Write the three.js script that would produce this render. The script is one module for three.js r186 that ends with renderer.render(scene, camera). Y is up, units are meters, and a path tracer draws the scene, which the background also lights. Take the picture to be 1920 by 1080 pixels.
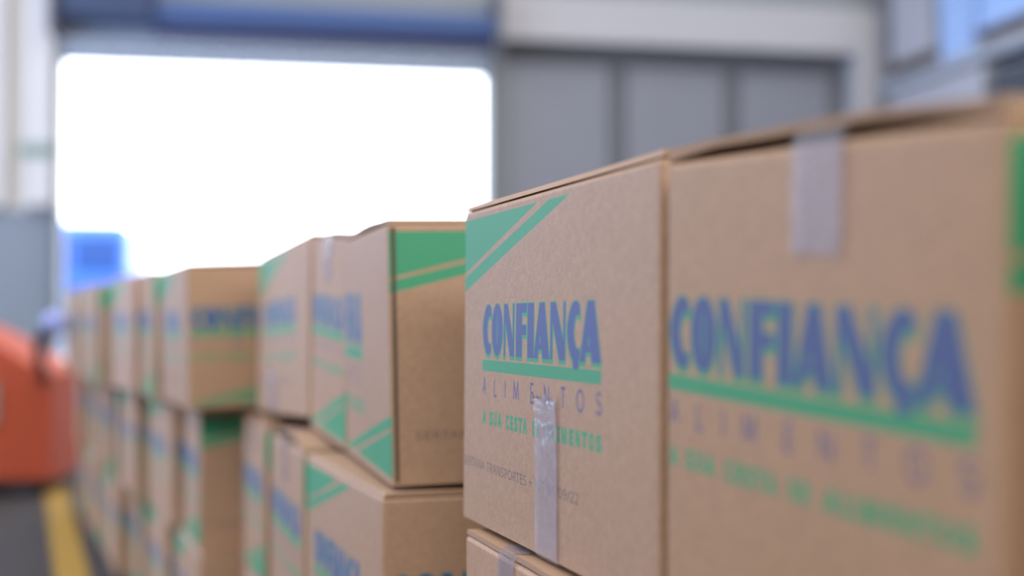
import * as THREE from 'three';
import { mergeGeometries } from 'three/addons/utils/BufferGeometryUtils.js';
import { RoundedBoxGeometry } from 'three/addons/geometries/RoundedBoxGeometry.js';
import { RectAreaLightUniformsLib } from 'three/addons/lights/RectAreaLightUniformsLib.js';

// ------------------------------------------------------------------ camera, sky, light, exposure
RectAreaLightUniformsLib.init();
const scene = new THREE.Scene();
const CAM_H = 0.681, F_PX = 2470, PITCH = Math.atan(68 / F_PX);
const camera = new THREE.PerspectiveCamera(2 * Math.atan(540 / F_PX) * 180 / Math.PI, 1920 / 1080, 0.05, 200);
camera.position.set(0, CAM_H, 0);
camera.rotation.x = PITCH;
camera.focus = 0.98;
camera.userData.fStop = 2.3;
const renderer = new THREE.WebGLRenderer({ antialias: true });
renderer.toneMapping = THREE.LinearToneMapping;
renderer.toneMappingExposure = 0.78;
renderer.shadowMap.enabled = true;
scene.background = new THREE.Color(0.86, 0.93, 1.0);          // even bright overcast sky
scene.backgroundIntensity = 9;
const PANEL_SIDE = { color: [0.62, 0.83, 1.28], power: 5.6 };    // daylight panel in the left wall, towards the doorway
const PANEL_REAR = { color: [1.0, 0.97, 0.92], power: 11.0 };     // light panel added behind the camera to brighten the carton ends
const PANEL_ROOF = { color: [1.0, 0.97, 0.93], power: 5.6 };   // daylight panels in the roof

// ------------------------------------------------------------------ helpers
let seed = 7;
const rnd = () => { seed = (seed * 1664525 + 1013904223) >>> 0; return seed / 4294967296; };
const R = (d) => d * Math.PI / 180;
const counts = {};
function numbered(name) { const n = counts[name] = (counts[name] ?? -1) + 1; return n ? `${name}_${String(n).padStart(3, '0')}` : name; }
function shade(m) { m.castShadow = m.receiveShadow = true; return m; }
function part(name, geo, mat, parent) { const m = shade(new THREE.Mesh(geo, mat)); m.name = name; parent.add(m); return m; }
function thing(name, label, category, group) {
  const o = new THREE.Group(); o.name = numbered(name); o.userData = { label, category };
  if (group) o.userData.group = group;
  scene.add(o); return o;
}
function structure(name, geo, mat) { const m = shade(new THREE.Mesh(geo, mat)); m.name = name; m.userData = { kind: 'structure' }; scene.add(m); return m; }
function bx(w, h, d, x = 0, y = 0, z = 0) { return new THREE.BoxGeometry(w, h, d).translate(x, y, z); }
function rbx(w, h, d, x, y, z, r = 0.01, s = 2) { return new RoundedBoxGeometry(w, h, d, s, r).translate(x, y, z); }
function cyl(r, h, x, y, z, axis = 'y', seg = 20) {
  const g = new THREE.CylinderGeometry(r, r, h, seg);
  if (axis === 'x') g.rotateZ(Math.PI / 2); if (axis === 'z') g.rotateX(Math.PI / 2);
  return g.translate(x, y, z);
}
// value noise on a grid that wraps
function noiseField(n, cells, rs) {
  const g = new Float32Array(cells * cells).map(() => rs()), out = new Float32Array(n * n);
  for (let y = 0; y < n; y++) for (let x = 0; x < n; x++) {
    const fx = x / n * cells, fy = y / n * cells, x0 = Math.floor(fx), y0 = Math.floor(fy);
    let u = fx - x0, v = fy - y0; u = u * u * (3 - 2 * u); v = v * v * (3 - 2 * v);
    const a = g[(y0 % cells) * cells + x0 % cells], b = g[(y0 % cells) * cells + (x0 + 1) % cells];
    const c = g[((y0 + 1) % cells) * cells + x0 % cells], d = g[((y0 + 1) % cells) * cells + (x0 + 1) % cells];
    out[y * n + x] = (a * (1 - u) + b * u) * (1 - v) + (c * (1 - u) + d * u) * v;
  }
  return out;
}
const N512 = [8, 31, 97, 211].map((c) => noiseField(512, c, rnd));
function grainTexture(weights, lo, hi, rx, ry) {
  const n = 512, d = new Uint8Array(n * n * 4);
  for (let i = 0; i < n * n; i++) {
    let v = 0, w = 0; weights.forEach((k, j) => { v += k * N512[j][i]; w += k; });
    const q = Math.round(lo + (hi - lo) * v / w); d.set([q, q, q, 255], i * 4);
  }
  const t = new THREE.DataTexture(d, n, n); t.wrapS = t.wrapT = THREE.RepeatWrapping; t.magFilter = THREE.LinearFilter;
  t.repeat.set(rx, ry); t.needsUpdate = true; return t;
}
const std = (color, roughness = 0.8, extra = {}) => new THREE.MeshStandardMaterial({ color: new THREE.Color(...color), roughness, ...extra });

// building axes: F away from the camera towards the door wall, E to the right
const BA = R(11.22), BF = new THREE.Vector3(-Math.sin(BA), 0, -Math.cos(BA)), BE = new THREE.Vector3(Math.cos(BA), 0, -Math.sin(BA));
const toWorld = new THREE.Matrix4().makeBasis(BE, new THREE.Vector3(0, 1, 0), BF.clone().negate());   // local (e, y, -D)
const hall = (g) => g.applyMatrix4(toWorld);
const hallBox = (e0, e1, y0, y1, d0, d1) => hall(bx(e1 - e0, y1 - y0, d1 - d0, (e0 + e1) / 2, (y0 + y1) / 2, -(d0 + d1) / 2));
function hallThing(name, label, category, e, D, group) { const t = thing(name, label, category, group); t.position.copy(new THREE.Vector3(e, 0, -D).applyMatrix4(toWorld)); t.rotation.y = BA; return t; }

// ------------------------------------------------------------------ setting
const DW = 13, E0 = -5.5, E1 = 8.2, DB = -6, HR = 6.2;          // door wall, left wall, right wall, rear wall, roof
const M = {
  floor: std([0.026, 0.0195, 0.0185], 0.9, { map: grainTexture([3, 2, 1, 1], 190, 255, 24, 24), bumpMap: grainTexture([0, 1, 2, 2], 0, 255, 60, 60), bumpScale: 0.0006 }),
  white: std([0.46, 0.45, 0.48], 0.7), pillar: std([0.52, 0.49, 0.47], 0.7), whiteLeft: std([0.52, 0.475, 0.42], 0.8), whiteWall: std([0.66, 0.66, 0.66], 0.85), grey: std([0.18, 0.20, 0.225], 0.7), upper: std([0.26, 0.28, 0.30], 0.8),
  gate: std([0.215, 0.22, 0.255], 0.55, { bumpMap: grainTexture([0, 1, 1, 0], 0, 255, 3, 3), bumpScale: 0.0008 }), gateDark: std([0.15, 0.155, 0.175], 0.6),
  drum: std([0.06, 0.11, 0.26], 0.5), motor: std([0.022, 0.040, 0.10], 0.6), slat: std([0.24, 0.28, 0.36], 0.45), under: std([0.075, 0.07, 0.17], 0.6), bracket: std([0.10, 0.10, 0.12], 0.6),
  concrete: std([0.5, 0.5, 0.48], 0.9, { map: grainTexture([2, 2, 1, 1], 210, 255, 30, 30) }),
  roof: std([0.45, 0.45, 0.45], 0.8), yellow: std([0.38, 0.215, 0.010], 0.8, { map: grainTexture([1, 3, 2, 1], 170, 255, 1, 30) }),
};
const fl = structure('floor', hallBox(E0 - 0.2, E1 + 0.2, -0.2, 0, DB - 0.2, DW + 0.3), M.floor);
structure('ground', hallBox(-60, 60, -0.3, -0.03, DW + 0.3, 110), M.concrete);
// door wall, built round the open doorway (e -1.77..2.37) and the gate bay (e 2.5..6.2)
const DE0 = -1.765, DE1 = 2.325, DH = 3.17, GE0 = 2.50, GE1 = 6.22, GH = 3.52;
structure('wall_back', mergeGeometries([
  hallBox(DE0, DE1, 3.5, HR, DW, DW + 0.3), hallBox(DE1, GE0, 0, HR, DW, DW + 0.3),
  hallBox(GE1, E1, 0, HR, DW, DW + 0.3), hallBox(GE0, GE1, GH, HR, DW, DW + 0.3)]), M.upper);
structure('wall_back_white', hallBox(E0, DE0, 1.76, HR, DW, DW + 0.3), M.whiteLeft);
structure('wall_back_dado', hallBox(E0, DE0, 0, 1.76, DW, DW + 0.3), M.grey);
structure('wall_left', mergeGeometries([hallBox(E0 - 0.25, E0, 0, 1.0, DB, DW), hallBox(E0 - 0.25, E0, 4.4, HR, DB, DW),
  hallBox(E0 - 0.25, E0, 1.0, 4.4, DB, 4.6), hallBox(E0 - 0.25, E0, 1.0, 4.4, 12.6, DW)]), M.whiteWall);
structure('wall_right', hallBox(E1, E1 + 0.25, 0, HR, DB, DW), M.whiteWall);
structure('wall_rear', mergeGeometries([hallBox(E0, E1, 0, 3.7, DB - 0.25, DB), hallBox(E0, E1, 5.5, HR, DB - 0.25, DB), hallBox(E0, -3.5, 3.7, 5.5, DB - 0.25, DB), hallBox(6.5, E1, 3.7, 5.5, DB - 0.25, DB)]), M.whiteWall);
// roof with three openings filled by daylight panels
const SKY = [[-4.2, -2.6], [0.4, 2.0], [5.0, 6.6]];
{
  const g = []; let e = E0 - 0.25;
  for (const [a, b] of SKY) { g.push(hallBox(e, a, HR, HR + 0.2, DB, DW + 0.3), hallBox(a, b, HR, HR + 0.2, DB, -2), hallBox(a, b, HR, HR + 0.2, 11, DW + 0.3)); e = b; }
  g.push(hallBox(e, E1 + 0.25, HR, HR + 0.2, DB, DW + 0.3));
  structure('ceiling', mergeGeometries(g), M.roof);
}
function glow(c, k) { return new THREE.MeshStandardMaterial({ color: 0xffffff, roughness: 0.5, emissive: new THREE.Color(...c), emissiveIntensity: k }); }
const roofGlow = glow(PANEL_ROOF.color, 1.5), sideGlow = glow(PANEL_SIDE.color, 1.5);
function daylight(name, label, geo, mat, c, w, h, pos, dir) {
  const t = thing(name, label, 'window', name === 'roof_light_panel' ? 'roof light panels' : undefined);
  part('pane', hall(geo), mat, t);
  const l = new THREE.RectAreaLight(new THREE.Color(...c.color), c.power, w, h);
  l.position.copy(new THREE.Vector3(...pos).applyMatrix4(toWorld));
  l.lookAt(l.position.clone().add(new THREE.Vector3(...dir).applyMatrix4(toWorld)));
  scene.add(l); return t;
}
for (const [a, b] of SKY) daylight('roof_light_panel', 'long translucent daylight panel let into the warehouse roof', bx(b - a, 0.04, 13, (a + b) / 2, HR + 0.06, -4.5), roofGlow, PANEL_ROOF, b - a, 13, [(a + b) / 2, HR - 0.01, -4.5], [0, -1, 0]);
daylight('side_light_panel', 'tall translucent daylight panel along the left warehouse wall', bx(0.04, 3.38, 7.98, E0 - 0.1, 2.7, -8.6), sideGlow, PANEL_SIDE, 8, 3.4, [E0 + 0.01, 2.7, -8.6], [1, 0, 0]);

daylight('added_rear_panel', 'long light panel added high in the unseen rear wall to brighten the carton ends', bx(9.98, 1.78, 0.04, 1.5, 4.6, -DB + 0.1), glow(PANEL_REAR.color, 1.5), PANEL_REAR, 10, 1.8, [1.5, 4.6, -DB - 0.01], [0, 0, -1]);  // added light source, fills the faces turned towards the camera
// white pillar left of the doorway, with a small green plate, and the white portal round the gate
structure('trim_1', hall(mergeGeometries([rbx(0.24, HR - 1.78, 0.16, DE0 - 0.17, (HR + 1.78) / 2, -DW + 0.08, 0.02), rbx(0.22, HR - 1.78, 0.1, DE0 - 0.60, (HR + 1.78) / 2, -DW + 0.05, 0.02)])), M.pillar);
structure('trim_2', hall(mergeGeometries([bx(GE1 + 0.40 - DE1 - 0.06, 0.47, 0.22, (GE1 + 0.40 + DE1 + 0.06) / 2, GH + 0.235, -DW + 0.11), bx(0.40, GH, 0.22, GE1 + 0.20, GH / 2, -DW + 0.11)])), M.white);
{
  const t = hallThing('sign_plate', 'small dark green plate high on the white pillar beside the open doorway', 'sign', DE0 - 0.20, DW - 0.17);
  part('plate', rbx(0.30, 0.10, 0.012, 0, 2.30, 0, 0.004), std([0.16, 0.24, 0.19], 0.6), t);
  part('rim', mergeGeometries([bx(0.31, 0.008, 0.016, 0, 2.352, 0), bx(0.31, 0.008, 0.016, 0, 2.248, 0)]), M.bracket, t);
}
// roller door: coil, side plates, hanging curtain of slats
{
  const t = hallThing('roller_door', 'blue roller shutter coiled above the bright open doorway', 'shutter', (DE0 + DE1) / 2, DW);
  const w = DE1 - DE0;
  const coil = part('coil', cyl(0.125, w + 0.02, 0, 3.62, 0.22, 'x', 40), M.drum, t);
  for (let k = 0; k < 6; k++) { const a = R(-120 + k * 36); part('coil_seam', bx(w * 0.8, 0.010, 0.006, 0.3, 0, 0).rotateX(-a).translate(0, 3.62 + Math.sin(a) * 0.126, 0.22 + Math.cos(a) * 0.126), M.drum, coil); }
  part('motor_box', rbx(0.85, 0.42, 0.36, -w / 2 + 0.43, 3.72, 0.25, 0.03), M.motor, t);
  part('coil_shade_strip', rbx(w - 0.85, 0.03, 0.26, 0.42, 3.455, 0.16, 0.008), M.under, t);  // dark strip standing in for the shadow beneath the coil
  for (const s of [-1, 1]) part('side_plate', rbx(0.05, 0.62, 0.50, s * (w / 2 + 0.04), 3.66, 0.25, 0.015), M.bracket, t);
  for (let k = 0; k < 5; k++) {
    const g = new THREE.CylinderGeometry(0.06, 0.06, w, 12, 1, false).rotateZ(Math.PI / 2).scale(1, 0.7, 0.25).translate(0, DH + 0.05 + k * 0.085, 0.09);
    part('slat', g, M.slat, t);
  }
  part('bottom_bar', rbx(w, 0.05, 0.05, 0, DH, 0.09, 0.012), M.slat, t);
  for (const s of [-1, 1]) part('guide_rail', bx(0.06, DH + 0.1, 0.10, s * (w / 2 + 0.03), (DH + 0.1) / 2, 0.06), M.bracket, t);
}
// grey sliding gate
{
  const t = hallThing('panel_gate', 'grey metal gate of tall flat panels under the white beam', 'gate', (GE0 + GE1) / 2, DW + 0.12);
  const px = [[2.50, 3.62], [3.80, 4.87], [5.04, 6.05]], c = (GE0 + GE1) / 2;
  part('frame', mergeGeometries([bx(GE1 - GE0, 0.14, 0.05, 0, GH - 0.07, -0.02), bx(GE1 - GE0, GH, 0.02, 0, GH / 2, -0.05)]), M.gateDark, t);  // dark top band stands in for the shadow below the beam
  for (const [a, b] of px) part('panel', rbx(b - a, GH - 0.16, 0.05, (a + b) / 2 - c, (GH - 0.16) / 2, 0.02, 0.012), M.gate, t);
  for (const e of [3.71, 4.955, 6.135]) part('post', bx(0.10, GH - 0.1, 0.04, e - c, (GH - 0.1) / 2, -0.01), M.gateDark, t);
}
// yellow floor line beside the stack
{
  const a = new THREE.Vector3(-1.03, 0, -3.15), b = new THREE.Vector3(-2.35, 0, -6.72), d = b.clone().sub(a);
  const g = bx(0.088, 0.002, d.length()).rotateY(Math.atan2(d.x, d.z)).translate((a.x + b.x) / 2, 0.001, (a.z + b.z) / 2);
  const m = shade(new THREE.Mesh(g, M.yellow)); m.name = 'floor_line'; m.userData = { label: 'worn yellow line painted on the grey floor beside the cartons', category: 'floor marking' }; scene.add(m);
}

// ------------------------------------------------------------------ carton printing (sizes in millimetres)
const KRAFT = [173, 139, 112], GREEN = 'rgb(62,151,110)', BLUE = 'rgb(74,88,143)', VIOLET = 'rgb(96,88,132)', STAMP = 'rgb(92,78,84)';
const PX = 4;                                                   // pixels per millimetre
function kraftCanvas(w, h) {
  const c = document.createElement('canvas'); c.width = Math.round(w * PX); c.height = Math.round(h * PX);
  const g = c.getContext('2d'), im = g.createImageData(c.width, c.height);
  for (let y = 0, i = 0; y < c.height; y++) for (let x = 0; x < c.width; x++, i += 4) {
    const a = (y % 512) * 512 + x % 512, b = ((y >> 1) % 512) * 512 + ((x >> 2) % 512);
    const v = 1 + 0.05 * (N512[1][a] - 0.5) + 0.05 * (N512[2][a] - 0.5) + 0.05 * (N512[3][b] - 0.5);
    im.data[i] = KRAFT[0] * v; im.data[i + 1] = KRAFT[1] * v; im.data[i + 2] = KRAFT[2] * v; im.data[i + 3] = 255;
  }
  g.putImageData(im, 0, 0); return [c, g];
}
function letterC(p, x, w, tail) {                               // tall narrow C with a heavy left side
  p.moveTo(x + w * 0.92, 37); p.bezierCurveTo(x + w * 0.75, 41.5, x + w * 0.45, 41.5, x + w * 0.28, 36);
  p.bezierCurveTo(x - w * 0.08, 26, x - w * 0.08, 14, x + w * 0.28, 4); p.bezierCurveTo(x + w * 0.45, -1.5, x + w * 0.75, -1.5, x + w * 0.92, 3);
  p.lineTo(x + w * 0.92, 9); p.bezierCurveTo(x + w * 0.70, 6, x + w * 0.55, 11, x + w * 0.50, 20); p.bezierCurveTo(x + w * 0.55, 29, x + w * 0.70, 34, x + w * 0.95, 29.5); p.closePath();
  if (tail) { p.moveTo(x + w * 0.45, 1.5); p.lineTo(x + w * 0.45, -4); p.lineTo(x + w * 0.62, -6); p.lineTo(x + w * 0.86, -4); p.lineTo(x + w * 0.86, 1.5); p.closePath(); }
}
function letterN(p, x, w) {
  p.moveTo(x, 40); p.lineTo(x + w * 0.36, 40); p.lineTo(x + w * 0.88, 13); p.lineTo(x + w * 0.88, 40); p.lineTo(x + w, 40); p.lineTo(x + w, 0); p.lineTo(x + w * 0.62, 0);
  p.lineTo(x + w * 0.14, 27); p.lineTo(x + w * 0.14, 0); p.lineTo(x, 0); p.closePath();
}
function letterA(p, x, w) {
  p.moveTo(x, 0); p.lineTo(x + w * 0.36, 40); p.lineTo(x + w * 0.68, 40); p.lineTo(x + w, 0); p.lineTo(x + w * 0.58, 0); p.lineTo(x + w * 0.53, 6.5); p.lineTo(x + w * 0.31, 6.5); p.lineTo(x + w * 0.26, 0); p.closePath();
}
function logoShapes() {
  const L = [];
  const add = (f) => { const p = new Path2D(); f(p); L.push(p); };
  add((p) => letterC(p, 1, 25)); add((p) => p.ellipse(41, 20, 14.6, 20.6, 0, 0, 7)); add((p) => letterN(p, 59, 26));
  add((p) => { p.moveTo(90, 0); p.lineTo(90, 40); p.lineTo(115, 40); p.lineTo(115, 33); p.lineTo(104, 33); p.lineTo(104, 24); p.lineTo(114, 24); p.lineTo(114, 16.5); p.lineTo(104, 16.5); p.lineTo(104, 0); p.closePath(); });
  add((p) => p.rect(117.5, 0, 14, 40)); add((p) => letterA(p, 132, 34)); add((p) => letterN(p, 168, 30)); add((p) => letterC(p, 201.5, 26, true)); add((p) => letterA(p, 225.5, 38));
  return L;
}
const LOGO = logoShapes();
const THIN = {   // light capitals on a unit height, as strokes
  A: [0.62, [[0, 0, .31, 1, .62, 0], [.12, .36, .5, .36]]], L: [.46, [[0, 1, 0, 0, .46, 0]]], I: [.04, [[0, 1, 0, 0]]], M: [.86, [[0, 0, .08, 1, .43, .08, .78, 1, .86, 0]]],
  E: [.46, [[.46, 1, 0, 1, 0, 0, .46, 0], [0, .52, .42, .52]]], N: [.68, [[0, 0, 0, 1, .68, 0, .68, 1]]], T: [.66, [[0, 1, .66, 1], [.33, 1, .33, 0]]], O: [.9, 'o'], S: [.6, 's'],
};
function thinText(g, xs, y, h, weight) {
  g.lineWidth = weight; g.lineJoin = 'round'; g.strokeStyle = VIOLET;
  'ALIMENTOS'.split('').forEach((ch, i) => {
    const [, st] = THIN[ch], x = xs[i];
    g.beginPath();
    if (st === 'o') g.ellipse(x + .45 * h, y + h / 2, .45 * h, h / 2, 0, 0, 7);
    else if (st === 's') { g.moveTo(x + .58 * h, y + .86 * h); g.bezierCurveTo(x + .4 * h, y + 1.08 * h, x, y + 1.02 * h, x + .04 * h, y + .74 * h); g.bezierCurveTo(x + .08 * h, y + .5 * h, x + .62 * h, y + .55 * h, x + .6 * h, y + .24 * h); g.bezierCurveTo(x + .55 * h, y - .08 * h, x + .12 * h, y - .04 * h, x, y + .16 * h); }
    else for (const l of st) for (let k = 0; k < l.length; k += 2) g[k ? 'lineTo' : 'moveTo'](x + l[k] * h, y + l[k + 1] * h);
    g.stroke();
  });
}
function fitText(g, text, x0, x1, y, h, font, color, fat = 0) {          // text stretched to a box, y up
  g.save(); g.font = `${font} 100px sans-serif`.trim(); g.fillStyle = color;
  const w = g.measureText(text).width; g.translate(x0, y); g.scale((x1 - x0) / w, -h / 72); g.fillText(text, 0, 0);
  if (fat) { g.lineWidth = fat; g.strokeStyle = color; g.lineJoin = 'miter'; g.strokeText(text, 0, 0); } g.restore();
}
function spaced(g, word, a, b, y, h) {                           // narrow heavy capitals, each in a cell of its own
  const cell = (ch) => (ch === 'I' ? 0.55 : ch === 'M' ? 1.2 : 1), total = [...word].reduce((t, ch) => t + cell(ch), 0), u = (b - a) / total;
  let x = a; for (const ch of word) { fitText(g, ch, x + u * cell(ch) * 0.1, x + u * cell(ch) * 0.88, y, h, 'bold', GREEN, 9); x += u * cell(ch); }
}
function logoBlock(g, k) {                                       // origin at the bar's lower left corner; 264 wide
  g.fillStyle = GREEN; g.fillRect(0, 0, 264, 9);
  g.save(); g.translate(0, 12.8); g.lineJoin = 'miter';
  g.strokeStyle = GREEN; g.fillStyle = GREEN; g.lineWidth = 2.6;
  for (const p of LOGO) { g.stroke(p); g.save(); g.translate(0.4, -1.0); g.fill(p); g.stroke(p); g.restore(); }
  g.fillStyle = BLUE; for (const p of LOGO) { g.save(); g.translate(0, 0.6); g.fill(p); g.restore(); }
  g.fillStyle = 'rgb(74,120,140)'; g.beginPath(); g.ellipse(41, 20.6, 2.2, 12.5, 0, 0, 7); g.fill();
  for (const x of [146, 242]) { g.fillStyle = GREEN; g.beginPath(); g.ellipse(x, 14, 1.2, 3.2, 0, 0, 7); g.fill(); }
  g.restore();
  thinText(g, [2.5, 34.5, 63.5, 85, 126, 156, 190, 221, 256], -19, 13.5, 2.0);
  for (const [w, a, b] of [['A', 0.5, 12], ['SUA', 20, 55], ['CESTA', 64, 118], ['DE', 128, 148], ['ALIMENTOS', 158, 266]]) spaced(g, w, a, b, -42.5, 10);
}
function begin(g, H) { g.setTransform(PX, 0, 0, -PX, 0, H * PX); }
function corner(g, W, H, low) {                                  // green corner triangle with its stripe; low: lower right, turned half round
  g.save(); if (low) { g.translate(W, H); g.rotate(Math.PI); }
  g.fillStyle = GREEN; g.beginPath(); g.moveTo(0, 252.3); g.lineTo(193, 252.3); g.lineTo(0, 206); g.fill();
  g.beginPath(); g.moveTo(220, 252.3); g.lineTo(262, 252.3); g.lineTo(0, 190.5); g.lineTo(0, 202.5); g.fill(); g.restore();
}
function stamp(g, x, y, w) { g.globalAlpha = 0.8; fitText(g, 'SERTANA TRANSPORTES + KIT 01/09/22', x, x + w, y, 7.6, '', STAMP); g.globalAlpha = 1; }
function asTexture(c) { const t = new THREE.CanvasTexture(c); t.colorSpace = THREE.SRGBColorSpace; t.anisotropy = 8; return t; }
const HB = 260, WL = 412, WS = 263;
function longFace(shift = 0) { const [c, g] = kraftCanvas(WL, HB); begin(g, HB); corner(g, WL, HB); g.save(); g.translate(58.6 + shift, 126); logoBlock(g); g.restore(); stamp(g, 2 + shift * 0.9, 45, 282); return asTexture(c); }
function shortFace(big) {
  const [c, g] = kraftCanvas(WS, HB); begin(g, HB); corner(g, WS, HB, true);
  g.save();
  if (big) { g.translate(126, 118); g.scale(0.62, 1.42); g.translate(-264, 0); logoBlock(g); }
  else { g.translate(4.6, 130.4); g.scale(0.918, 1); logoBlock(g); }
  g.restore(); return asTexture(c);
}
const kraftPlain = asTexture(kraftCanvas(256, 256)[0]); kraftPlain.wrapS = kraftPlain.wrapT = THREE.RepeatWrapping;
const T = { L: longFace(), E: longFace(24), S: shortFace(false), B: shortFace(true) };
const kraftBump = grainTexture([0, 2, 2, 1], 0, 255, 3, 2);
const tones = [[1, 1, 1.02], [0.95, 0.94, 0.93], [1.04, 1.02, 1.0], [0.98, 0.96, 0.98], [1.0, 0.97, 0.90]];
const board = {};
function boardMat(face, tone) { return board[face + tone] ??= std(tones[tone], 0.62, { map: face === 'K' ? kraftPlain : T[face], bumpMap: kraftBump, bumpScale: 0.00012 }); }
const tapeMat = new THREE.MeshPhysicalMaterial({ color: new THREE.Color(0.80, 0.80, 0.94), roughness: 0.13, transmission: 0.90, thickness: 0, side: THREE.DoubleSide, clearcoat: 1.0, clearcoatRoughness: 0.08, bumpMap: grainTexture([0, 1, 2, 2], 0, 255, 1, 3), bumpScale: 0.0006 });
const tapeBright = tapeMat.clone(); tapeBright.transmission = 0.83; tapeBright.roughness = 0.07; tapeBright.clearcoatRoughness = 0.04; tapeBright.ior = 1.6; tapeBright.color.setRGB(0.86, 0.86, 1.0);
const foldMat = std([0.10, 0.07, 0.05], 0.9);

// ------------------------------------------------------------------ cartons
// local axes: x to the right along the end face, z towards the camera; left printed face at x = -we/2, end face at z = +wl/2
const RC = 0.0045;
function faceProfile(W) {                                        // (along, inset) of one side with half of each rounded corner
  const p = []; for (let k = 0; k <= 2; k++) { const a = R(45 - k * 22.5); p.push([RC - RC * Math.sin(a), RC - RC * Math.cos(a)]); }
  const n = 8, q = []; for (let k = 1; k < n; k++) q.push([RC + (W - 2 * RC) * k / n, 0]);
  return [...p, ...q, ...p.map(([s, i]) => [W - s, i]).reverse()];
}
function shellGeometry(wl, we, H, bulge) {
  const pos = [], uv = [], idx = [], groups = [], nT = 10, ts = [];
  for (let k = 0; k <= nT; k++) ts.push(k / nT * (H - RC)); for (const a of [22.5, 45, 67.5, 90]) ts.push(H - RC + RC * Math.sin(R(a)));
  const sides = [[wl, (s, i) => [-we / 2 + i, -wl / 2 + s]], [we, (s, i) => [-we / 2 + s, wl / 2 - i]], [wl, (s, i) => [we / 2 - i, wl / 2 - s]], [we, (s, i) => [we / 2 - s, -wl / 2 + i]]];
  sides.forEach(([W, at], f) => {
    const pr = faceProfile(W), base = pos.length / 3, start = idx.length;
    for (const t of ts) for (const [s, i0] of pr) {
      const top = Math.max(0, t - (H - RC)), roll = RC - Math.sqrt(Math.max(0, RC * RC - top * top));
      const b = bulge * Math.sin(Math.PI * s / W) * Math.sin(Math.PI * Math.min(1, t / H));
      const [x, z] = at(s, i0 + roll - b); pos.push(x, t, z); uv.push(s / W, t / H);
    }
    const n = pr.length;
    for (let j = 0; j < ts.length - 1; j++) for (let k = 0; k < n - 1; k++) { const a = base + j * n + k; idx.push(a, a + 1, a + n + 1, a, a + n + 1, a + n); }
    groups.push([start, idx.length - start, f]);
  });
  const b0 = pos.length / 3, y1 = H, i = RC, start = idx.length;
  for (const y of [0, y1]) for (const [x, z] of [[-1, -1], [-1, 1], [1, 1], [1, -1]]) { pos.push(x * (we / 2 - i), y, z * (wl / 2 - i)); uv.push(x * 2, z * 2); }
  idx.push(b0, b0 + 2, b0 + 1, b0, b0 + 3, b0 + 2, b0 + 4, b0 + 5, b0 + 6, b0 + 4, b0 + 6, b0 + 7);
  groups.push([start, 12, 4]);
  const g = new THREE.BufferGeometry(); g.setAttribute('position', new THREE.Float32BufferAttribute(pos, 3)); g.setAttribute('uv', new THREE.Float32BufferAttribute(uv, 2)); g.setIndex(idx);
  for (const [s, c, m] of groups) g.addGroup(s, c, m);
  g.computeVertexNormals(); return g;
}
const FT = 0.004;                                                // board thickness of the flaps
function flapGeometry(len, wid, rise, sag, drop = 0) {                     // hinge at x = 0 rising to x = wid, along z
  const g = new THREE.BoxGeometry(wid, FT, len, 10, 1, 14), p = g.attributes.position;
  for (let k = 0; k < p.count; k++) {
    let x = p.getX(k) + wid / 2, y = p.getY(k) + FT / 2, z = p.getZ(k);
    if (x < 1e-4 && y > FT * 0.9) x += 0.0022;
    const v = x / wid; if (v < 0.35 && y < FT * 0.5) y -= drop * (1 - v / 0.35);
    const e = Math.cos(Math.PI * z / len);
    y += rise * Math.sin(v * Math.PI / 2) * (1 - sag + sag * e) + 0.0007 * Math.sin(z * 40 + v * 5) * v;
    p.setXYZ(k, x, y, z);
  }
  g.computeVertexNormals(); return g;
}
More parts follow.
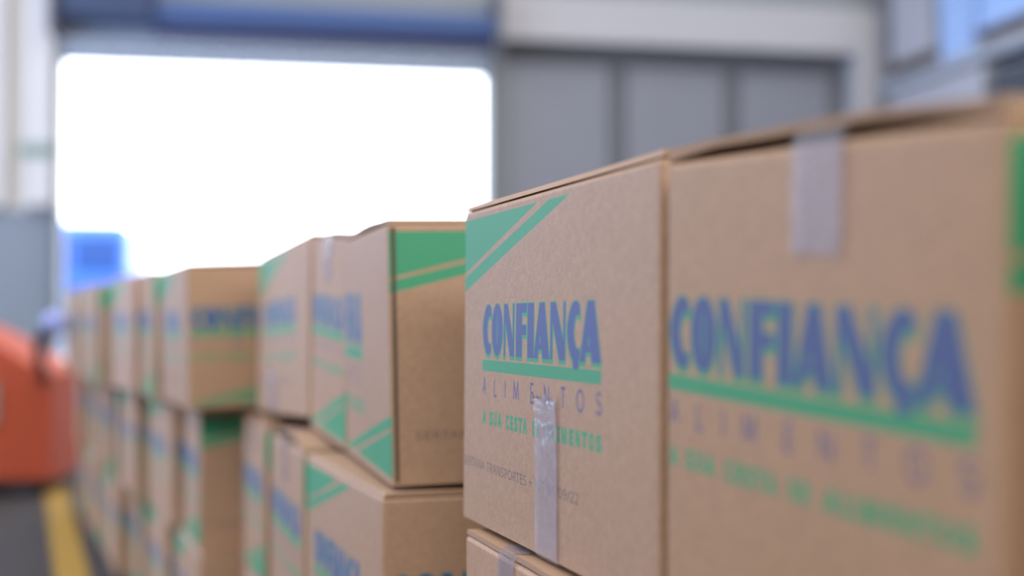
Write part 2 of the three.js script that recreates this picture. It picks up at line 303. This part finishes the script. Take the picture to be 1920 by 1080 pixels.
function tapeGeometry(path, width, crinkle, toothA, toothB, sd) { // path: [x, y] in the plane across z; width along z
  const P = path.map(([x, y]) => new THREE.Vector2(x, y)), L = [0]; for (let k = 1; k < P.length; k++) L.push(L[k - 1] + P[k].distanceTo(P[k - 1]));
  const total = L.at(-1), fine = crinkle > 0.001, n = Math.max(12, Math.round(total / (fine ? 0.0016 : 0.004))), m = fine ? 26 : 12, pos = [], uv = [], idx = [], rs = (a, b) => { const v = Math.sin(a * 127.1 + b * 311.7 + sd * 74.7) * 43758.5453; return v - Math.floor(v); };
  const at = (d) => { let k = 1; while (k < P.length - 1 && L[k] < d) k++; const u = (d - L[k - 1]) / (L[k] - L[k - 1]), t = P[k].clone().sub(P[k - 1]).normalize(); return [P[k - 1].clone().lerp(P[k], u), new THREE.Vector2(t.y, -t.x)]; };
  for (let i = 0; i <= n; i++) for (let j = 0; j <= m; j++) {
    let d = total * i / n;
    if (i === n && toothB) d += (j % 2 ? 0.0022 : -0.0008) + 0.003 * (rs(j, 3) - 0.5);
    if (i === 0 && toothA) d -= (j % 2 ? 0.0022 : -0.0008);
    const near = Math.exp(-(total - d) / 0.035), [c, nn] = at(Math.min(Math.max(d, 0), total));
    if (d > total) c.addScaledVector(P.at(-1).clone().sub(P.at(-2)).normalize(), d - total);
    const off = 0.0008 + crinkle * (0.12 + 0.88 * near) * (fine ? 0.45 * rs(i >> 2, j >> 2) + 0.35 * rs(i >> 1, j) + 0.2 * rs(i, j) : rs(i, j)) + (i === n ? crinkle * 1.0 * rs(j, 9) : 0);
    pos.push(c.x + nn.x * off, c.y + nn.y * off, (j / m - 0.5) * width); uv.push(j / m * width * 20, d * 20);
  }
  for (let i = 0; i < n; i++) for (let j = 0; j < m; j++) { const a = i * (m + 1) + j; idx.push(a, a + 1, a + m + 2, a, a + m + 2, a + m + 1); }
  const g = new THREE.BufferGeometry(); g.setAttribute('position', new THREE.Float32BufferAttribute(pos, 3)); g.setAttribute('uv', new THREE.Float32BufferAttribute(uv, 2)); g.setIndex(idx); g.computeVertexNormals(); return g;
}
// spec: corner N (x, y up from floor, z) at the foot of the edge between left face and end face; yaw, pitch, roll in degrees; left: face kind on the left
function carton(o) {
  const { N, yaw, pitch = 0, roll = 0, left = 'L', H = 0.26, rise = 0.004, tone = 0, tapes = [], bulge = 0.002 } = o;
  const ls = o.wl ?? (left === 'L' ? 0.412 : 0.263), es = o.we ?? (left === 'L' ? 0.263 : 0.412);
  const t = thing('carton', o.label, 'box', o.group);
  const a = R(yaw), A = new THREE.Vector3(-Math.sin(a), 0, -Math.cos(a)), Rr = new THREE.Vector3(Math.cos(a), 0, -Math.sin(a)), U = new THREE.Vector3(0, 1, 0);
  const A2 = A.clone().multiplyScalar(Math.cos(R(pitch))).addScaledVector(U, Math.sin(R(pitch))), U2 = U.clone().multiplyScalar(Math.cos(R(pitch))).addScaledVector(A, -Math.sin(R(pitch)));
  const R2 = Rr.clone().multiplyScalar(Math.cos(R(roll))).addScaledVector(U2, Math.sin(R(roll))), U3 = U2.clone().multiplyScalar(Math.cos(R(roll))).addScaledVector(Rr, -Math.sin(R(roll)));
  t.quaternion.setFromRotationMatrix(new THREE.Matrix4().makeBasis(R2, U3, A2.clone().negate()));
  t.position.set(...N).addScaledVector(A2, ls / 2).addScaledVector(R2, es / 2);
  const sideFace = left === 'L' ? 'L' : (o.print ?? 'S'), endFace = o.end ?? (left === 'L' ? 'S' : 'L'), k = boardMat('K', tone);
  part('body', shellGeometry(ls, es, H - FT - 0.0005 - (o.drop ?? 0), bulge), [boardMat(sideFace, tone), boardMat(endFace, tone), boardMat(sideFace === 'B' ? 'S' : sideFace, tone), boardMat(endFace, tone), k], t);
  if (o.slit) part('corner_slit', bx(0.0035, H - 0.012, 0.0012, -es / 2 + 0.0055, H / 2 - 0.002, ls / 2 + 0.0005), foldMat, t).userData.label = 'dark slit along the upright corner';
  // long flaps hinge on the long sides and meet over the middle
  const along = left === 'L', len = (along ? ls : es) - 0.002, half = (along ? es : ls) / 2 - 0.001;
  for (const s of [0, 1]) { const f = part('top_flap', flapGeometry(len, half - 0.0008, rise, o.sag ?? 0.1, o.drop ?? 0), k, t); f.rotation.y = (along ? 0 : -Math.PI / 2) + s * Math.PI; const q = new THREE.Vector3(-half, H - FT, 0).applyAxisAngle(U, f.rotation.y); f.position.copy(q); }
  const run = (along ? ls : es) / 2, y = H + rise;
  for (const tp of tapes) {
    let m;
    if (tp.kind === 'seam') {                                    // along the top seam and a little way down both short sides
      const e = [[run + 0.0012, H - (tp.down ?? 0.06)], [run + 0.0012, H - 0.008 - (o.drop ?? 0)], [run - 0.0005, H - 0.001 - (o.drop ?? 0) * 0.8], [run - 0.006, H + rise * (1 - (o.sag ?? 0.1)) + 0.0005], [run * 0.5, y + 0.0008], [0, y + 0.001]];
      const path = [...e, ...e.slice(0, -1).reverse().map(([x, yy]) => [-x, yy])];
      m = part('tape_strip', tapeGeometry(path, tp.width ?? 0.04, tp.crinkle ?? 0.0004, true, true, N[2]), tapeMat, t);
      m.rotation.y = along ? Math.PI / 2 : 0; m.position[along ? 'x' : 'z'] += tp.shift ?? 0;
    } else {                                                     // up the left face from under the bottom edge
      const path = [[es / 2 - 0.03, -0.0006], [es / 2 + 0.0005, -0.0004], [es / 2 + 0.001 , 0.006], [es / 2 + bulge * 0.6 + 0.0006, tp.up * 0.5], [es / 2 + bulge * 0.85 + 0.0006, tp.up]];
      m = part('tape_strip', tapeGeometry(path, tp.width ?? 0.0455, tp.crinkle ?? 0.0008, false, true, N[2]), tapeBright, t);
      m.rotation.y = Math.PI; m.position.z = -ls / 2 + tp.s;
    }
    m.userData.label = 'clear shiny packing tape';
  }
  return t;
}
const seam = { kind: 'seam' };
const y0 = CAM_H;
const under = 'carton below the picture edge that carries the near stack';
const TOP = 'cartons of the top course', MID = 'cartons of the middle course', LOW = 'cartons of the bottom course', UNSEEN = 'cartons below the picture';
carton({ label: 'added unseen carton beyond the right edge of the picture, shading the nearest carton end', N: [0.345, 0.505, -0.09], yaw: 21, left: 'L', rise: 0.002, group: UNSEEN });  // unseen carton added to keep light off the end of the nearest one
carton({ label: under, N: [0.345, 0.253, -0.09], yaw: 21, left: 'L', rise: 0, H: 0.25, group: UNSEEN });
// top course, from the camera to the far end
carton({ label: 'nearest and largest carton, blurred, clear tape hanging down its upper middle', N: [0.1802, y0 - 0.171, -0.4872], yaw: 21.5, pitch: 2.7, roll: 1.07, left: 'S', wl: 0.2622, we: 0.38, H: 0.2545, drop: 0.003, rise: 0.003, sag: 0.1, tone: 4, bulge: 0.001, tapes: [{ kind: 'seam', down: 0.0565, width: 0.038, shift: 0.013 }], group: TOP });
carton({ label: 'sharply focused carton with a green corner and crinkled tape rising over its lettering', N: [0.0832, y0 - 0.1639, -0.7476], yaw: 18.1, pitch: 0.08, roll: -0.4, left: 'L', wl: 0.405, we: 0.263, H: 0.2639, rise: 0.003, tone: 0, bulge: 0.001, tapes: [{ kind: 'up', s: 0.218, up: 0.1125, crinkle: 0.0026 }, seam], group: TOP });
carton({ label: 'carton with a wide green triangle and stripe on its plain end, behind the sharp carton', N: [-0.1166, y0 - 0.1575, -1.2835], yaw: 14.44, pitch: 0.6, roll: 1.26, left: 'S', print: 'B', end: 'E', wl: 0.34, rise: 0.003, tone: 0, slit: true, group: TOP });
carton({ label: 'carton with lettering squeezed narrow, left of the one with the green striped end', N: [-0.2062, y0 - 0.1542, -1.626], yaw: 18.8, pitch: 3.1, left: 'S', wl: 0.236, H: 0.2665, rise: 0.003, tone: 2, tapes: [seam], group: TOP });
carton({ label: 'carton with short shiny tape low on its face, resting above a tan carton lid', N: [-0.286, y0 - 0.1301, -1.8511], yaw: 20.3, pitch: -2, roll: -0.84, left: 'L', wl: 0.43, rise: 0.004, tone: 2, tapes: [{ kind: 'up', s: 0.155, up: 0.065, crinkle: 0.0026 }], group: TOP });
carton({ label: 'top carton whose shaded brown end shows blue lettering', N: [-0.5731, y0 - 0.1509, -2.3407], yaw: 21.5, roll: 1.36, left: 'L', wl: 0.39, rise: 0.004, tone: 1, group: TOP });
carton({ label: 'narrow top carton just behind the one with the lettered brown end', N: [-0.752, 0.522, -2.76], yaw: 20, left: 'S', H: 0.272, tone: 2, group: TOP });
carton({ label: 'top carton with a dark green corner strip, second behind the lettered brown end', N: [-0.874, 0.523, -3.05], yaw: 24, left: 'L', H: 0.275, tone: 3, rise: 0.006, group: TOP });
carton({ label: 'top carton where the row turns to show a strip of brown end', N: [-1.09, 0.523, -3.47], yaw: 21, left: 'S', H: 0.265, tone: 1, group: TOP });
carton({ label: 'third topmost carton from the far end of the row', N: [-1.21, 0.523, -3.76], yaw: 21, left: 'L', H: 0.268, tone: 1, group: TOP });
carton({ label: 'topmost carton second from the far end of the row', N: [-1.365, 0.524, -4.18], yaw: 20, left: 'S', H: 0.275, tone: 3, group: TOP });
carton({ label: 'farthest topmost carton, at the end of the row by the orange machine', N: [-1.495, 0.524, -4.47], yaw: 21, left: 'L', H: 0.275, tone: 1, group: TOP });
// middle course
carton({ label: 'carton under the sharp one, its top tape edge glinting white', N: [0.0392, 0.26, -0.843], yaw: 17.2, left: 'S', H: 0.252, rise: 0.0005, tone: 2, tapes: [{ kind: 'seam', width: 0.04, down: 0.07, shift: -0.012 }], group: MID });
carton({ label: 'middle carton with green corner and big dark letters on its shaded end', N: [-0.1236, 0.26, -1.2667], yaw: 18.69, left: 'L', wl: 0.42, H: 0.2585, rise: 0.001, tone: 0, group: MID });
carton({ label: 'narrow middle carton touching the left end of the green-cornered one', N: [-0.2682, 0.26, -1.7], yaw: 17.4, left: 'S', wl: 0.33, rise: 0.014, tone: 0, tapes: [seam], group: MID });
carton({ label: 'narrow middle carton standing between two others below the tape-marked carton', N: [-0.3957, 0.26, -2.1137], yaw: 18.5, left: 'S', rise: 0.006, tone: 2, tapes: [seam], group: MID });
carton({ label: 'middle carton whose end has a dark green band above plain brown', N: [-0.5817, 0.26, -2.46], yaw: 20, left: 'S', end: 'E', rise: 0.002, tone: 0, group: MID });
carton({ label: 'middle carton directly behind the one with the green banded end', N: [-0.7069, 0.26, -2.75], yaw: 22, left: 'L', tone: 2, rise: 0.001, group: MID });
carton({ label: 'middle carton second behind the green banded end', N: [-0.905, 0.26, -3.17], yaw: 21, left: 'L', tone: 0, rise: 0.001, group: MID });
carton({ label: 'middle carton third behind the green banded end', N: [-1.085, 0.26, -3.6], yaw: 21, left: 'S', tone: 3, rise: 0.001, group: MID });
carton({ label: 'middle carton third from the far end of the row', N: [-1.21, 0.26, -3.89], yaw: 21, left: 'L', tone: 1, rise: 0.001, group: MID });
carton({ label: 'middle carton second from the far end of the row', N: [-1.36, 0.26, -4.3], yaw: 20, left: 'S', tone: 0, rise: 0.001, group: MID });
carton({ label: 'farthest middle carton, level with the top of the orange machine', N: [-1.495, 0.26, -4.59], yaw: 21, left: 'L', wl: 0.38, tone: 1, rise: 0.001, group: MID });
// bottom course
carton({ label: 'floor carton below the one with the green banded end', N: [-0.575, 0, -2.44], yaw: 20.5, left: 'L', tone: 0, rise: 0, H: 0.2585, group: LOW });
carton({ label: 'floor carton next behind the nearest floor carton in view', N: [-0.75, 0, -2.87], yaw: 21, left: 'L', tone: 2, rise: 0, H: 0.2585, group: LOW });
carton({ label: 'third floor carton in view, counted away from the camera', N: [-0.925, 0, -3.29], yaw: 21, left: 'S', tone: 1, rise: 0, H: 0.2585, group: LOW });
carton({ label: 'floor carton midway along the yellow line', N: [-1.07, 0, -3.58], yaw: 21, left: 'L', tone: 0, rise: 0, H: 0.2585, group: LOW });
carton({ label: 'third floor carton from the far end beside the yellow line', N: [-1.24, 0, -4.0], yaw: 21, left: 'S', tone: 3, rise: 0, H: 0.2585, group: LOW });
carton({ label: 'second floor carton from the far end beside the yellow line', N: [-1.36, 0, -4.29], yaw: 21, left: 'L', tone: 1, rise: 0, H: 0.2585, group: LOW });
carton({ label: 'farthest floor carton, its foot beside the yellow line', N: [-1.525, 0, -4.70], yaw: 21, left: 'S', tone: 0, rise: 0, H: 0.2585, group: LOW });
// what carries the near cartons below the picture
carton({ label: under, N: [0.1802, 0.2575, -0.4872], yaw: 21.5, pitch: 2.7, left: 'S', wl: 0.2622, H: 0.25, rise: 0, group: UNSEEN });
carton({ label: under, N: [0.18, 0, -0.48], yaw: 18, left: 'L', H: 0.255, rise: 0, group: UNSEEN });
carton({ label: under, N: [0.045, 0, -0.90], yaw: 18, left: 'S', rise: 0, H: 0.2585, group: UNSEEN });
carton({ label: under, N: [-0.12, 0, -1.26], yaw: 18.7, left: 'L', rise: 0, H: 0.2585, group: UNSEEN });
carton({ label: under, N: [-0.265, 0, -1.7], yaw: 17.4, left: 'S', wl: 0.33, rise: 0, H: 0.2585, group: UNSEEN });
carton({ label: under, N: [-0.39, 0, -2.09], yaw: 18.5, left: 'S', rise: 0, H: 0.2585, group: UNSEEN });

// ------------------------------------------------------------------ orange machine by the far end
{
  const t = thing('pallet_truck', 'orange powered pallet truck at the far end of the carton row', 'machine');
  t.position.set(-1.825, 0, -5.2); t.rotation.y = R(6); t.scale.y = 0.95;
  const orange = std([0.42, 0.065, 0.026], 0.75), dark = std([0.03, 0.032, 0.045], 0.6), greyP = std([0.24, 0.21, 0.18], 0.7);
  const s = new THREE.Shape([[0, 0.075], [0, 0.50], [-0.02, 0.52], [-0.06, 0.53], [-0.26, 0.655], [-0.36, 0.70], [-0.85, 0.70], [-0.90, 0.66], [-0.90, 0.075]].map(([x, y]) => new THREE.Vector2(x, y)));
  const g = new THREE.ExtrudeGeometry(s, { depth: 0.56, bevelEnabled: true, bevelSize: 0.015, bevelThickness: 0.015, bevelSegments: 3 }).translate(-0.015, 0, -0.62);
  const hood = part('hood', g, orange, t);
  part('label_plate', rbx(0.20, 0.17, 0.012, -0.30, 0.39, -0.035, 0.005), greyP, hood);
  part('vent_panel', mergeGeometries([0, 1, 2, 3].map((k) => rbx(0.16, 0.015, 0.01, -0.62, 0.45 + k * 0.035, -0.04, 0.004))), dark, hood);
  part('chassis', rbx(0.88, 0.08, 0.56, -0.46, 0.06, -0.34, 0.02), dark, t);
  for (const [x, z] of [[-0.12, -0.10], [-0.78, -0.10], [-0.12, -0.58], [-0.78, -0.58]]) part('wheel', cyl(0.06, 0.07, x, 0.06, z, 'z', 24), dark, t);
  const arm = part('tiller_arm', new THREE.TubeGeometry(new THREE.CatmullRomCurve3([[-0.03, 0.48, -0.06], [-0.01, 0.58, 0.12], [0.07, 0.67, 0.42], [0.165, 0.715, 0.64]].map((p) => new THREE.Vector3(...p))), 24, 0.020, 10), dark, t);
  part('tiller_grip', cyl(0.026, 0.12, 0, 0, 0, 'z').rotateX(R(-12)).rotateY(R(22)).translate(0.135, 0.702, 0.57), dark, arm);
  part('glint_knob', new THREE.SphereGeometry(0.038, 24, 16).translate(0.175, 0.723, 0.668), std([0.32, 0.38, 0.85], 0.2), arm);  // ball given the size and colour of a blurred highlight on the handle
  for (const z of [-0.2, -0.48]) part('fork', rbx(0.5, 0.05, 0.15, -1.12, 0.08, z, 0.015), orange, t);
}
// blue van outside, seen through the doorway
{
  const t = hallThing('van', 'blue van parked outside, its rear showing through the doorway', 'van', -2.43, 18.5);
  const blue = std([0.035, 0.125, 0.50], 0.4), glass = std([0.010, 0.055, 0.24], 0.2), trim = std([0.08, 0.20, 0.55], 0.5), black = std([0.02, 0.02, 0.025], 0.7);
  part('body', mergeGeometries([rbx(1.75, 1.15, 4.2, 0, 0.85, -2.1, 0.10, 4), rbx(1.60, 0.85, 3.3, 0, 1.65, -1.75, 0.16, 4)]), blue, t);
  for (const s of [-1, 1]) {
    const d = part('rear_door', rbx(0.76, 1.45, 0.05, s * 0.395, 1.20, 0.02, 0.03), blue, t);
    part('window', rbx(0.60, 0.50, 0.03, s * 0.395, 1.62, 0.04, 0.02), glass, d);
    part('handle', rbx(0.12, 0.03, 0.04, s * 0.10, 1.15, 0.055, 0.01), black, d);
    part('tail_light', rbx(0.09, 0.30, 0.04, s * 0.82, 1.0, 0.02, 0.015), std([0.25, 0.02, 0.02], 0.3), t);
    part('wheel', cyl(0.32, 0.2, s * 0.76, 0.32, -0.75, 'x', 28), black, t);
    part('wheel', cyl(0.32, 0.2, s * 0.76, 0.32, -3.4, 'x', 28), black, t);
  }
  part('bumper', rbx(1.75, 0.18, 0.12, 0, 0.42, 0.02, 0.04), trim, t);
}
// ------------------------------------------------------------------ pallet rack at the right with wrapped loads
const RE = 6.42, rackE = [RE, RE + 1.0];
{
  const t = hallThing('pallet_rack', 'tall steel pallet rack behind the nearest cartons', 'rack', RE, 12.62);
  const steel = std([0.24, 0.25, 0.28], 0.5), pale = std([0.38, 0.42, 0.50], 0.5);
  for (const z of [0, 3.6]) for (const x of [0.05, 0.95]) part('upright', rbx(0.08, 5.2, 0.09, x, 2.6, z, 0.01), steel, t);
  for (const y of [1.55, 3.115]) for (const x of [0, 1.0]) for (const z of [1.8]) part('beam', rbx(0.05, 0.13, 3.5, x, y, z, 0.01), pale, t);
  for (const z of [0, 3.6]) for (let k = 0; k < 4; k++) part('brace', bx(0.84, 0.03, 0.03, 0.5, 0.6 + k * 1.2, z), steel, t);
}
const wood = std([0.20, 0.135, 0.09], 0.85, { map: grainTexture([0, 1, 2, 2], 170, 255, 1, 6) }), film = new THREE.MeshPhysicalMaterial({ color: new THREE.Color(0.38, 0.58, 1.0), roughness: 0.3, clearcoat: 0.5, clearcoatRoughness: 0.2, bumpMap: grainTexture([1, 3, 2, 1], 0, 255, 2, 2), bumpScale: 0.01 });
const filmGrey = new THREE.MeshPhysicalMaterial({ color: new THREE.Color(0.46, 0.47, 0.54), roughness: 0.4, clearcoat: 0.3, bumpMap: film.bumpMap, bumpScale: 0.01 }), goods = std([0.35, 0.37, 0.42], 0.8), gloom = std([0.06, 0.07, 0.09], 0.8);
function pallet(D, y, label) {
  const t = hallThing('wooden_pallet', label, 'pallet', RE + 0.48, D, 'pallets on the rack'); t.position.y = y;
  for (let k = 0; k < 6; k++) part('deck_board', rbx(1.0, 0.02, 0.10, 0, 0.13, -0.42 + k * 0.152, 0.004), wood, t);
  for (const x of [-0.42, 0, 0.42]) { part('stringer', bx(0.09, 0.022, 0.86, x, 0.109, -0.04), wood, t); for (const z of [-0.42, -0.04, 0.34]) part('block', rbx(0.09, 0.098, 0.10, x, 0.049, z, 0.006), wood, t); }
  return t;
}
function load(D, y, h, mat, label, w = 0.86) {
  const t = hallThing('wrapped_load', label, 'wrapped goods', RE + 0.48, D, 'film-wrapped loads on the rack'); t.position.y = y;
  const g = new THREE.BoxGeometry(0.96, h, w, 10, 14, 10), p = g.attributes.position;
  for (let k = 0; k < p.count; k++) { const x = p.getX(k), yy = p.getY(k), z = p.getZ(k), q = 0.012 * Math.sin(yy * 22 + z * 3 + D) + 0.01 * Math.sin(z * 17 + yy * 5); p.setXYZ(k, x * (1 + q), yy + h / 2, z * (1 + q)); }
  g.computeVertexNormals(); part('stretch_film', g, mat, t);
  part('top_sheet', rbx(0.90, 0.02, w * 0.94, 0, h + 0.012, 0, 0.005), goods, t);
  return t;
}
const PY = 3.18;
pallet(12.0, PY, 'dark pallet on the rack beam nearest the white column'); load(12.0, PY + 0.14, 1.25, filmGrey, 'grey film-wrapped load on the rack nearest the white column', 0.8);
load(11.15, PY, 1.4, film, 'pale blue wrapped load reaching down to the rack beam between two pallets', 0.58);
pallet(10.31, PY, 'brown pallet on the rack beam at the picture right edge'); load(10.31, PY + 0.14, 1.25, film, 'pale blue film-wrapped load standing on the brown pallet', 0.86);
load(11.55, 1.615, 1.40, filmGrey, 'grey wrapped load on the lower rack beam', 1.7);
load(9.95, 1.615, 1.30, new THREE.MeshPhysicalMaterial({ color: gloom.color, roughness: 0.6 }), 'wrapped load coloured dark for shade on the lower rack beam at the right', 1.2);  // shade below the rack beam is put into this dark colour

camera.updateProjectionMatrix();
renderer.render(scene, camera);
